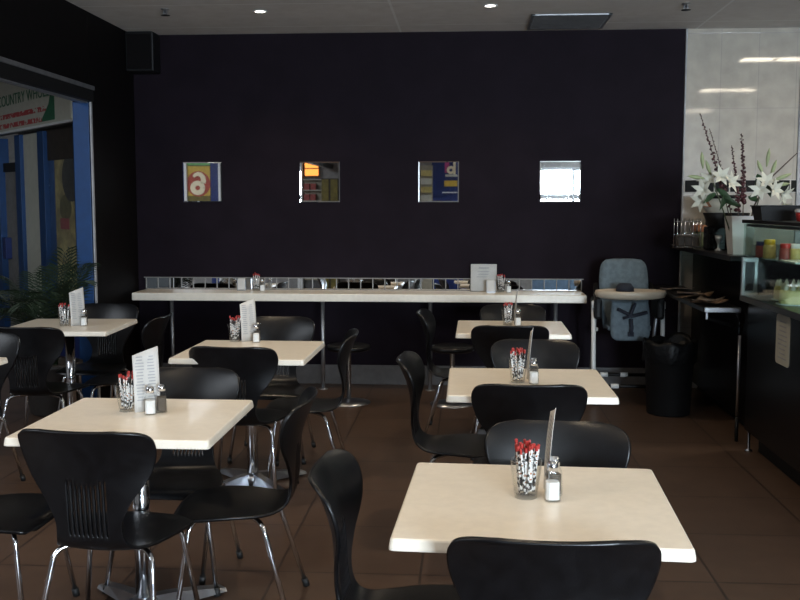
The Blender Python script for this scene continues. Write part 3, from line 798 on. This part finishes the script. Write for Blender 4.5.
def lily_stem(label, base, top, blooms, buds, leaves):
    t = thing('lily_stem', label, 'flower', base, 0, 'stems standing in the white vase')
    B = Vector(base); T = Vector(top)-B
    mid = T*.5+Vector((0, 0, .03))
    path = [Vector((0, 0, 0))*(1-u)**2+mid*2*u*(1-u)+T*u*u for u in [k/10 for k in range(11)]]
    MB().tube(path, .004, 6).build('stalk', M['greenstem'], t)
    def petal_ring(c, d, n, L, W, m, nm, open_):
        mb = MB(); d = Vector(d).normalized(); a = d.orthogonal().normalized(); b3 = d.cross(a)
        for k in range(n):
            an = 2*PI*k/n; o_ = a*math.cos(an)+b3*math.sin(an); sd = d.cross(o_)
            P = []
            for i in range(6):
                u = i/5; wv = W*math.sin(PI*(.12+.88*u))*(1 if u < .99 else .05)
                p = Vector(c)+d*L*(u*(1-.45*u*open_))+o_*L*open_*(.15*u+.85*u*u)
                P.append([p-sd*wv, p+d*.006*0-o_*.006, p+sd*wv])
            mb.grid(P)
        return mb.build(nm, m, t)
    for (c, d) in blooms: petal_ring(Vector(c)-B, d, 6, .085, .020, M['petal'], 'bloom', .9)
    for (c, d, L) in buds:
        c = Vector(c)-B; d = Vector(d).normalized()
        MB().tube([c-d*.02, c, c+d*L*.3, c+d*L*.7, c+d*L], [.003, .008, .013, .011, .002], 8).build('bud', M['bud'], t)
    for (c, d, L) in leaves:
        mb = MB(); c = Vector(c)-B; d = Vector(d).normalized(); sd = d.cross(Vector((0, 1, .3))).normalized(); up = sd.cross(d)
        P = []
        for i in range(7):
            u = i/6; wv = .022*math.sin(PI*min(1, .08+.92*u)); p = c+d*L*u-Vector((0, 0, .25*L*u*u))
            P.append([p-sd*wv, p+up*.004, p+sd*wv])
        mb.grid(P); solid_sheet(mb, .0012); mb.build('leaf', M['lilyleaf'], t)
    return t
vb = lambda dx, dy: (1.79+dx, 6.62+dy, 1.215)
lily_stem('left lily stem with open white blooms and green buds in the vase', vb(-.02, 0), (1.60, 6.58, 1.67),
    [((1.545, 6.57, 1.62), (-.5, -.7, .1)), ((1.635, 6.56, 1.70), (.1, -.8, .3)), ((1.585, 6.62, 1.67), (-.3, -.5, .5)), ((1.69, 6.57, 1.665), (.5, -.7, .2)), ((1.545, 6.60, 1.555), (-.6, -.6, -.1))],
    [((1.53, 6.58, 1.78), (-.1, 0, 1), .09), ((1.575, 6.58, 1.74), (-.25, 0, .7), .08), ((1.525, 6.58, 1.70), (-1, 0, .15), .09)],
    [((1.63, 6.60, 1.63), (.5, -.3, -.35), .13), ((1.62, 6.58, 1.60), (-.6, -.3, -.25), .11), ((1.70, 6.6, 1.60), (-.4, -.4, -.5), .12), ((1.66, 6.58, 1.56), (.7, -.3, -.1), .12)])
lily_stem('right lily stem with drooping white blooms and tall buds in the vase', vb(.03, 0), (1.93, 6.57, 1.70),
    [((1.895, 6.55, 1.62), (-.3, -.7, .1)), ((1.96, 6.54, 1.62), (.4, -.7, .1)), ((2.02, 6.55, 1.60), (.5, -.6, -.3)), ((2.045, 6.56, 1.54), (.2, -.5, -.8)), ((1.925, 6.56, 1.66), (0, -.7, .5))],
    [((1.935, 6.57, 1.79), (.12, 0, 1), .10), ((1.905, 6.57, 1.74), (-.35, 0, .8), .08), ((1.965, 6.57, 1.72), (.3, 0, 1), .10), ((1.995, 6.56, 1.69), (.9, 0, .35), .10), ((2.00, 6.56, 1.655), (1, 0, .1), .08)],
    [((1.885, 6.57, 1.72), (-.1, -.1, -1), .12), ((1.90, 6.58, 1.66), (-.3, -.3, .9), .10), ((1.93, 6.57, 1.69), (.25, -.2, -.8), .10), ((1.88, 6.57, 1.55), (-.5, -.3, .4), .10)])
def berry(label, base, top, bend, r=.008):
    t = thing('berry_branch', label, 'branch', base, 0, 'stems standing in the white vase')
    T = Vector(top)-Vector(base); mid = T*.5+Vector(bend)
    pt = lambda u: mid*2*u*(1-u)+T*u*u
    MB().tube([pt(k/12) for k in range(13)], [.004-.002*k/12 for k in range(13)], 6).build('stalk', M['stem'], t)
    mb = MB()
    for k in range(46):
        u = .42+.58*k/46; an = k*2.4; q = pt(u)+Vector((math.cos(an), math.sin(an), 0))*(.010*(1.15-u)+.003)
        rr = r*(1.7-1.1*(u-.42)/.58)*random.uniform(.75, 1.2); q = q+Vector((random.uniform(-.004, .004), 0, random.uniform(-.006, .006)))
        mb.lathe([(0, -rr), (rr*.8, -rr*.5), (rr, 0), (rr*.8, rr*.5), (0, rr)], q, 7)
    mb.build('berries', M['maroon'], t)
    return t
berry('long maroon berry branch leaning left out of the vase', vb(-.01, .02), (1.495, 6.55, 2.115), (.05, 0, -.06))
berry('short maroon berry branch leaning beside the long left one', vb(-.02, .03), (1.575, 6.62, 2.02), (.08, 0, -.10), .005)
berry('upright maroon berry branch, left one of the upright pair', vb(.0, .03), (1.715, 6.60, 1.91), (.04, 0, -.05))
berry('upright maroon berry branch, tallest of the upright pair', vb(.01, .0), (1.77, 6.58, 1.985), (.03, 0, 0), .009)
tw = thing('bare_twig', 'thin bare twig leaning right out of the white vase', 'branch', vb(.04, .02), 0, 'stems standing in the white vase')
MB().tube([(0, 0, 0), (.05, 0, .30), (.13, -.02, .47), (.30, -.05, .645)], [.005, .005, .005, .003], 6).build('stalk', M['stem'], tw)

# cups, jars and machines on the counter
ZC = 1.203
wr = thing('wire_rack', 'chrome wire rack of glasses at the left end of the servery', 'rack', (1.655, 7.55, ZC))
k_ = MB()
for zz in (.01, .10, .20):
    k_.tube([(-.085, -.06, zz), (.085, -.06, zz), (.085, .06, zz), (-.085, .06, zz), (-.085, -.06, zz)], .003, 6)
for sx in (-.085, -.03, .03, .085):
    for sy in (-.06, .06): k_.tube([(sx, sy, 0), (sx, sy, .22)], .003, 6)
k_.build('wires', M['chrome'], wr)
MB().box((0, 0, .052), (.16, .11, .08), .01).build('liner', M['brownpanel'], wr)
for k, (dx, lbx) in enumerate(((-.055, 'left'), (0.0, 'middle'), (.055, 'right'))):
    o = MB().lathe([(0, 0), (.021, 0), (.025, .11), (.024, .11), (.020, .004), (0, .004)], seg=18).build('tall_glass', M['glass'], None, (1.655+dx, 7.555, ZC+.0935))
    tag(o, 'clear drinking glass, %s one in the chrome wire rack' % lbx, 'glass', 'glasses in the wire rack')
def machine(label, x, y, w):
    t = thing('coffee_grinder', label, 'coffee grinder', (x, y, ZC), 0, 'grinders on the servery')
    MB().lathe([(0, .145), (.055, .145), (.062, .19), (w, .265), (w*.97, .268), (.05, .20), (0, .20)], seg=24).build('hopper', M['blackmatte'], t)
    MB().box((0, .02, .085), (.13, .15, .17), .012).build('body', M['blackgloss'], t)
    MB().lathe([(0, .0), (.026, .0), (.028, .006), (.007, .018), (.006, .045), (.024, .085), (.027, .11), (.022, .085), (0, .05)], (0, -.085, 0), 16).build('chrome_spout', M['alu'], t)
    return t
machine('black grinder with a flared hopper beside the glass rack, left of the pair', 1.778, 7.20, .092)
machine('black grinder with a flared hopper next to the vase, right of the pair', 1.905, 7.12, .085)
gj = thing('tea_canister', 'small canister with an orange lid behind the wire rack', 'canister', (1.80, 7.80, ZC))
MB().lathe([(0, 0), (.05, 0), (.052, .01), (.052, .12), (0, .12)], seg=22).build('body', M['greenstem'], gj)
MB().lathe([(.054, .118), (.056, .125), (.055, .165), (.04, .17), (0, .17)], seg=22).build('lid', M['stripwood'], gj)
wb = thing('fruit_basket', 'white and terracotta bowl with a dark rim at the back of the servery', 'bowl', (1.99, 7.92, ZC))
MB().lathe([(0, 0), (.10, 0), (.11, .02), (.115, .25), (0, .25)], seg=26).build('stand', M['blackmatte'], wb)
MB().lathe([(.09, .25), (.135, .30), (.150, .375), (.143, .375), (.12, .30), (0, .26)], seg=30).build('bowl', M['signwhite'], wb)
MB().lathe([(.148, .372), (.162, .376), (.165, .392), (.152, .400), (.142, .385)], seg=30).build('rim', M['blackmatte'], wb)
MB().box((-.115, -.075, .335), (.07, .02, .06), .006, rot=(0, 0, -.55)).build('terracotta_patch', M['stripwood'], wb)

# ------------------------------------------------------------------ potted palm at the left opening
pm = thing('potted_palm', 'bushy dark green palm in a pot at the left opening', 'plant', (-3.02, 6.98, 0))
MB().lathe([(0, 0), (.15, 0), (.17, .02), (.20, .34), (.21, .35), (.21, .38), (.19, .38), (.18, .34), (0, .34)], seg=30).build('pot', M['potclay'], pm)
MB().lathe([(0, .33), (.185, .335), (.10, .352), (0, .36)], seg=24).build('soil', M['brownpanel'], pm)
random.seed(11)
nf = 17
for k in range(nf):
    an = 2*PI*k*.618; lean = .25+.75*((k*7) % nf)/nf
    L = random.uniform(.85, 1.10)
    d = Vector((math.cos(an), math.sin(an), 0))
    if d.y > .12 and d.x > -.5: d.y *= -1
    pts = []
    for i in range(13):
        u = i/12; rad = L*.52*lean*u**1.15; hh = .36+L*(u*(1.02-.22*lean)-(.42*lean)*u*u*u)
        pts.append(d*(.03+rad)+Vector((0, 0, hh)))
    fr = MB(); fr.tube(pts, [.007-.005*i/12 for i in range(13)], 5)
    for i in range(2, 13):
        for sd in (-1, 1):
            for f_ in (0, .5):
                if i == 12 and f_: continue
                p = pts[i].lerp(pts[min(12, i+1)], f_); tg = (pts[min(12, i+1)]-pts[i-1]).normalized()
                side = tg.cross(Vector((0, 0, 1))).normalized()*sd
                ln = .20*math.sin(PI*(.18+.72*(i+f_)/13))+.03
                dirn = (side*.75+tg*.65+Vector((0, 0, -.10))).normalized()
                nrm = dirn.cross(tg).normalized(); wv = dirn.cross(nrm)
                q = [p, p+dirn*ln*.35+wv*.006, p+dirn*ln*.75+wv*.0045-Vector((0, 0, .015)), p+dirn*ln-Vector((0, 0, .045)), p+dirn*ln*.75-wv*.0045-Vector((0, 0, .015)), p+dirn*ln*.35-wv*.006]
                fr.bm.faces.new([fr.bm.verts.new(v) for v in q])
    fr.build('frond', M['leaf'], pm)

# ------------------------------------------------------------------ shop across the mall (seen through the left opening)
A = -math.atan2(.736, .677)
sf = thing('shop_facade', 'shop front with bright blue posts across the mall, beyond the palm', 'shop front', (-3.465, 9.0, 0), A)
def fbox(nm, m, x0, x1, z0, z1, y0=0., y1=.08, par=sf, bev=.004):
    return MB().box(((x0+x1)/2, (y0+y1)/2, (z0+z1)/2), (x1-x0, y1-y0, z1-z0), bev).build(nm, m, par)
fbox('corner_post', M['blue'], -.32, .10, 0, 2.30, -.05, .12)
fbox('post', M['blue'], -1.40, -1.22, 0, 2.28, -.02, .10)
fbox('post', M['blue'], -2.12, -1.95, 0, 2.28, -.02, .10)
fbox('post', M['blue'], -2.90, -2.70, 0, 2.28, -.02, .10)
fbox('white_panel', M['signwhite'], -1.95, -1.40, 0, 2.28, .02, .06)
fbox('stall_riser', M['navy'], -1.22, -.32, 0, .45, .0, .08)
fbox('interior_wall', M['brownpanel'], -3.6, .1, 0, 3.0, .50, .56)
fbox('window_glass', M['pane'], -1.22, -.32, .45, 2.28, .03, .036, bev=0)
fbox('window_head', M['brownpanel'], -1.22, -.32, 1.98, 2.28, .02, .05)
dr = fbox('door', M['greypanel'], -2.70, -2.12, .05, 1.90, .05, .09)
fbox('door_handle', M['navy'], -2.66, -2.55, .92, 1.16, -.02, .05, dr)
fbox('transom', M['blackmatte'], -2.70, -2.12, 1.90, 2.0, .03, .09)
fbox('fascia', M['mallwall'], -3.6, .1, 2.33, 3.45, .03, .12)
sg = thing('shop_sign', 'cream sign with green and red lettering above the blue shop front', 'sign', (-3.465, 9.0, 2.30), A)
MB().box((-1.74, -.03, .33), (2.84, .06, .66), .004).build('sign_board', M['signwhite'], sg)
MB().box((-1.74, -.05, .012), (3.5, .12, .024), .004).build('sill', M['white'], sg)
MB().prism([(-.74, .06), (-.74, .62), (-.80, .40), (-.90, .22), (-1.14, .06)], -.064, -.0605, 'Y').build('green_corner', M['green'], sg)
MB().prism([(-2.62, .06), (-3.1, .06), (-3.1, .42), (-2.75, .40), (-2.64, .25)], -.064, -.0605, 'Y').build('green_corner', M['green'], sg)
text('lettering', 'COUNTRY WHOLE', M['green'], sg, (-2.50, -.064, .30), .165, sx=1.14)
MB().box((-1.70, -.062, .185), (1.44, .004, .05)).build('red_print', M['redprint'], sg)
MB().box((-1.78, -.062, .085), (1.36, .004, .05)).build('red_print', M['redprint'], sg)
ps = thing('window_poster', 'yellow poster with a dark disc in the blue-framed shop window', 'poster', (-3.465, 9.0, 0), A)
MB().box((-.80, .06, 1.30), (.66, .004, 1.42)).build('sheet', M['poster'], ps)
MB().prism([(-.66+.25*math.cos(2*PI*k/32), 1.80+.24*math.sin(2*PI*k/32)) for k in range(32)], .051, .056, 'Y').build('dark_disc', M['brownpanel'], ps)
MB().box((-.88, .055, 1.34), (.24, .004, .11)).build('red_patch', M['signred'], ps)
MB().prism([(-.85+.16*math.cos(2*PI*k/24), 1.50+.13*math.sin(2*PI*k/24)) for k in range(24)], .0535, .057, 'Y').build('brown_patch', M['olive'], ps)

# ------------------------------------------------------------------ facade behind the viewer, shown by the wall mirrors (plane y = -4)
def panel(nm, m, x0, x1, z0, z1, par=None, y=YB, t=.03, yo=0.):
    o = MB().box(((x0+x1)/2, y+t/2+yo, (z0+z1)/2), (x1-x0, t, z1-z0)).build(nm, m, par); return o
W0 = 1.605
def column(x0, x1, lb):
    t = thing('mirror_edge_column', lb, 'column', ((x0+x1)/2, YB+.06, 0), 0, 'white columns added on the far facade')  # columns added so the wall mirrors show bright white edge strips
    MB().box((0, 0, 1.6), (x1-x0, .12, 3.2), .004).build('shaft', M['white'], t)
    MB().box((0, 0, .06), (x1-x0+.02, .13, .12), .004).build('plinth', M['greypanel'], t)
column(-6.00, -5.86, 'added white column making the bright left edge of the leftmost mirror')
column(-5.185, -5.14, 'thin added white column making the right edge line of the leftmost mirror')
column(-3.52, -3.41, 'added white column making the bright left edge of the second mirror')
column(-1.06, -.98, 'added white column making the bright left edge of the third mirror')
# mirror 1: round red sign
rs = thing('round_logo_sign', 'red and yellow sign with a big cream 6, shown in the leftmost mirror', 'sign', (-5.63, YB, 2.02))
panel_ = lambda nm, m, x0, x1, z0, z1, t, par, yo=0.: MB().box(((x0+x1)/2, t/2+yo, (z0+z1)/2), (x1-x0, t, z1-z0)).build(nm, m, par)
panel_('board', M['logoyellow'], -.25, .25, -.44, .33, .03, rs)
panel_('green_header', M['lime'], -.25, .25, .345, .44, .04, rs)
MB().prism([(.255*math.cos(2*PI*k/40), -.04+.265*math.sin(2*PI*k/40)) for k in range(40)], .031, .035, 'Y').build('red_disc', M['logored'], rs)
def strokes(nm, m, par, y, *paths):
    mb = MB()
    for pth in paths:
        L, Rr = [], []
        for i, (px, pz, wd) in enumerate(pth):
            a_, b_ = pth[max(0, i-1)], pth[min(len(pth)-1, i+1)]
            tx, tz = b_[0]-a_[0], b_[1]-a_[1]; q = math.hypot(tx, tz) or 1
            L.append((px-tz/q*wd, pz+tx/q*wd)); Rr.append((px+tz/q*wd, pz-tx/q*wd))
        for i in range(len(pth)-1): mb.prism([L[i], L[i+1], Rr[i+1], Rr[i]], y, y+.006, 'Y')
    return mb.build(nm, m, par)
bowl = [(-.015+.105*math.cos(2*PI*k/28), -.125+.100*math.sin(2*PI*k/28), .052) for k in range(29)]
tail = [(-.10, .105, .030), (-.06, .150, .036), (.0, .168, .042), (.055, .150, .046), (.098, .095, .050), (.113, .03, .052), (.108, -.03, .050)]
strokes('numeral', M['cream'], rs, .040, bowl, tail)
panel_('dark_footer', M['olive'], -.25, .25, -.44, -.29, .034, rs)
panel('navy_wall', M['navy'], -5.37, -5.185, 0, 3.2)
struct(bpy.data.objects['navy_wall']); bpy.data.objects['navy_wall'].name = 'wall_navy_left'
# mirror 2: lit sign, shelves, cabinets
ls = thing('lit_menu_sign', 'glowing orange sign shown at top left in the second mirror', 'sign', (-3.22, YB, 2.27))
panel_('casing', M['brownpanel'], -.155, .155, -.15, .17, .06, ls)
panel_('upper_lightbox', M['litsign'], -.14, .14, .035, .155, .012, ls, .06)
panel_('lower_lightbox', M['litsign'], -.14, .14, -.125, .01, .012, ls, .06)
struct(panel('wall_slate', M['skirt'], -3.41, -3.0, 0, 3.2, t=.02))
sb = thing('stock_shelf', 'beige shelf unit with reddish stock, shown in the second mirror', 'shelf', (-3.15, YB+.02, 0))
panel_('back_board', M['beige'], -.24, .17, .6, 2.07, .03, sb)
for zz in (.8, 1.62, 1.84, 2.06): panel_('shelf_board', M['signwhite'], -.24, .17, zz-.008, zz+.008, .14, sb)
for (xa, za) in ((-.22, 1.63), (-.09, 1.63), (-.22, 1.85), (-.08, 1.85)): panel_('stock_block', M['jam'], xa, xa+.11, za, za+.13, .11, sb, .03)
cab = thing('olive_cabinet', 'pair of olive cabinet doors shown at right in the second mirror', 'cabinet', (-2.82, YB+.02, 0))
panel_('carcass', M['brownpanel'], -.16, .18, 0, 2.08, .30, cab)
panel_('cabinet_door', M['olive'], -.155, -.01, .03, 2.06, .012, cab, .30)
panel_('cabinet_door', M['olive'], .03, .175, .03, 2.06, .012, cab, .30)
# mirror 3: navy wall with the d sign
struct(panel('wall_navy', M['navy'], -.72, .55, 0, 3.2, t=.02))
ds = thing('letter_sign', 'navy sign with a large pale d over a yellow strip, shown in the third mirror', 'sign', (-.36, YB+.02, 2.02))
panel_('pink_block', M['pink'], -.09, .0, .18, .40, .006, ds)
strokes('letter', M['cream'], ds, .012, [(.035+.058*math.cos(2*PI*k/24), .235+.058*math.sin(2*PI*k/24), .026) for k in range(25)], [(.108, .145, .024), (.108, .40, .024)])
panel_('pale_print', M['signwhite'], -.08, .17, .10, .145, .006, ds)
panel_('yellow_strip', M['logoyellow'], -.10, .17, -.10, .02, .006, ds)
panel_('white_rule', M['white'], -.14, .17, -.235, -.215, .006, ds)
bz = thing('beige_shelf_unit', 'beige shelf unit full of pale goods, shown at left in the third mirror', 'shelf', (-.83, YB, 0))
panel_('back_board', M['beige'], -.13, .13, .3, 2.35, .05, bz)
for k in range(4): panel_('goods_row', M['sauce' if k % 2 else 'signwhite'], -.11, .11, 1.62+.17*k, 1.74+.17*k, .10, bz, .02)

# ------------------------------------------------------------------ lights
def area(name, loc, rot, sx, sy, e, col, spread=PI):
    l = bpy.data.lights.new(name, 'AREA'); l.shape = 'RECTANGLE'; l.size = sx; l.size_y = sy; l.energy = e; l.color = col; l.spread = spread
    o = bpy.data.objects.new(name, l); COL.objects.link(o); o.location = loc; o.rotation_euler = rot; return o
def spot(name, loc, e, col, ang=2.2, r=.035):
    l = bpy.data.lights.new(name, 'SPOT'); l.energy = e; l.color = col; l.spot_size = ang; l.spot_blend = .8; l.shadow_soft_size = r
    o = bpy.data.objects.new(name, l); COL.objects.link(o); o.location = loc; return o
area('window_daylight', (2.76, YB-.13, 1.60), (PI/2, 0, 0), 2.70, 1.30, 900, (.78, .89, 1.0))
area('mall_skylight', (-6.0, 1.0, 3.55), (0, 0, 0), 3.0, 6.0, 260, (.85, .92, 1.0))
spot('downlight_lamp', (-1.524, 7.348, H-.015), 36, (1, .80, .56))
spot('downlight_lamp', (.161, 7.249, H-.015), 36, (1, .80, .56))
for (x, y) in ((-1.5, 4.6), (.15, 4.6), (-1.5, 1.9), (.15, 1.9)):
    spot('downlight_lamp', (x, y, H-.015), 52, (1, .80, .56))
    dup(dl, (x, y, H), 0, 'small round lit downlight in the ceiling over the %s tables, %s one' % ('middle' if y > 3 else 'front', 'left' if x < 0 else 'right'))

area('case_lamp', (1.80, 5.0, 1.392), (0, 0, 0), .03, 2.0, 1.3, (1, .93, .78))
w = bpy.data.worlds.new('world'); SC.world = w; w.use_nodes = True
bgn = w.node_tree.nodes['Background']; bgn.inputs[0].default_value = (.80, .90, 1, 1); bgn.inputs[1].default_value = 2.5

# ------------------------------------------------------------------ camera
cd = bpy.data.cameras.new('camera'); cam = bpy.data.objects.new('camera', cd); COL.objects.link(cam)
cd.sensor_width = 36; cd.lens = 36*986.689/800; cd.clip_start = .05
cam.location = (0, 0, 1.52)
cam.rotation_euler = (PI/2-.0952, 0, .0669)
SC.camera = cam
SC.view_settings.view_transform = 'Standard'; SC.view_settings.look = 'None'
SC.view_settings.exposure = .22; SC.view_settings.gamma = 1; SC.view_settings.use_curve_mapping = False
SC.cycles.use_denoising = True
SC.cycles.max_bounces = 8
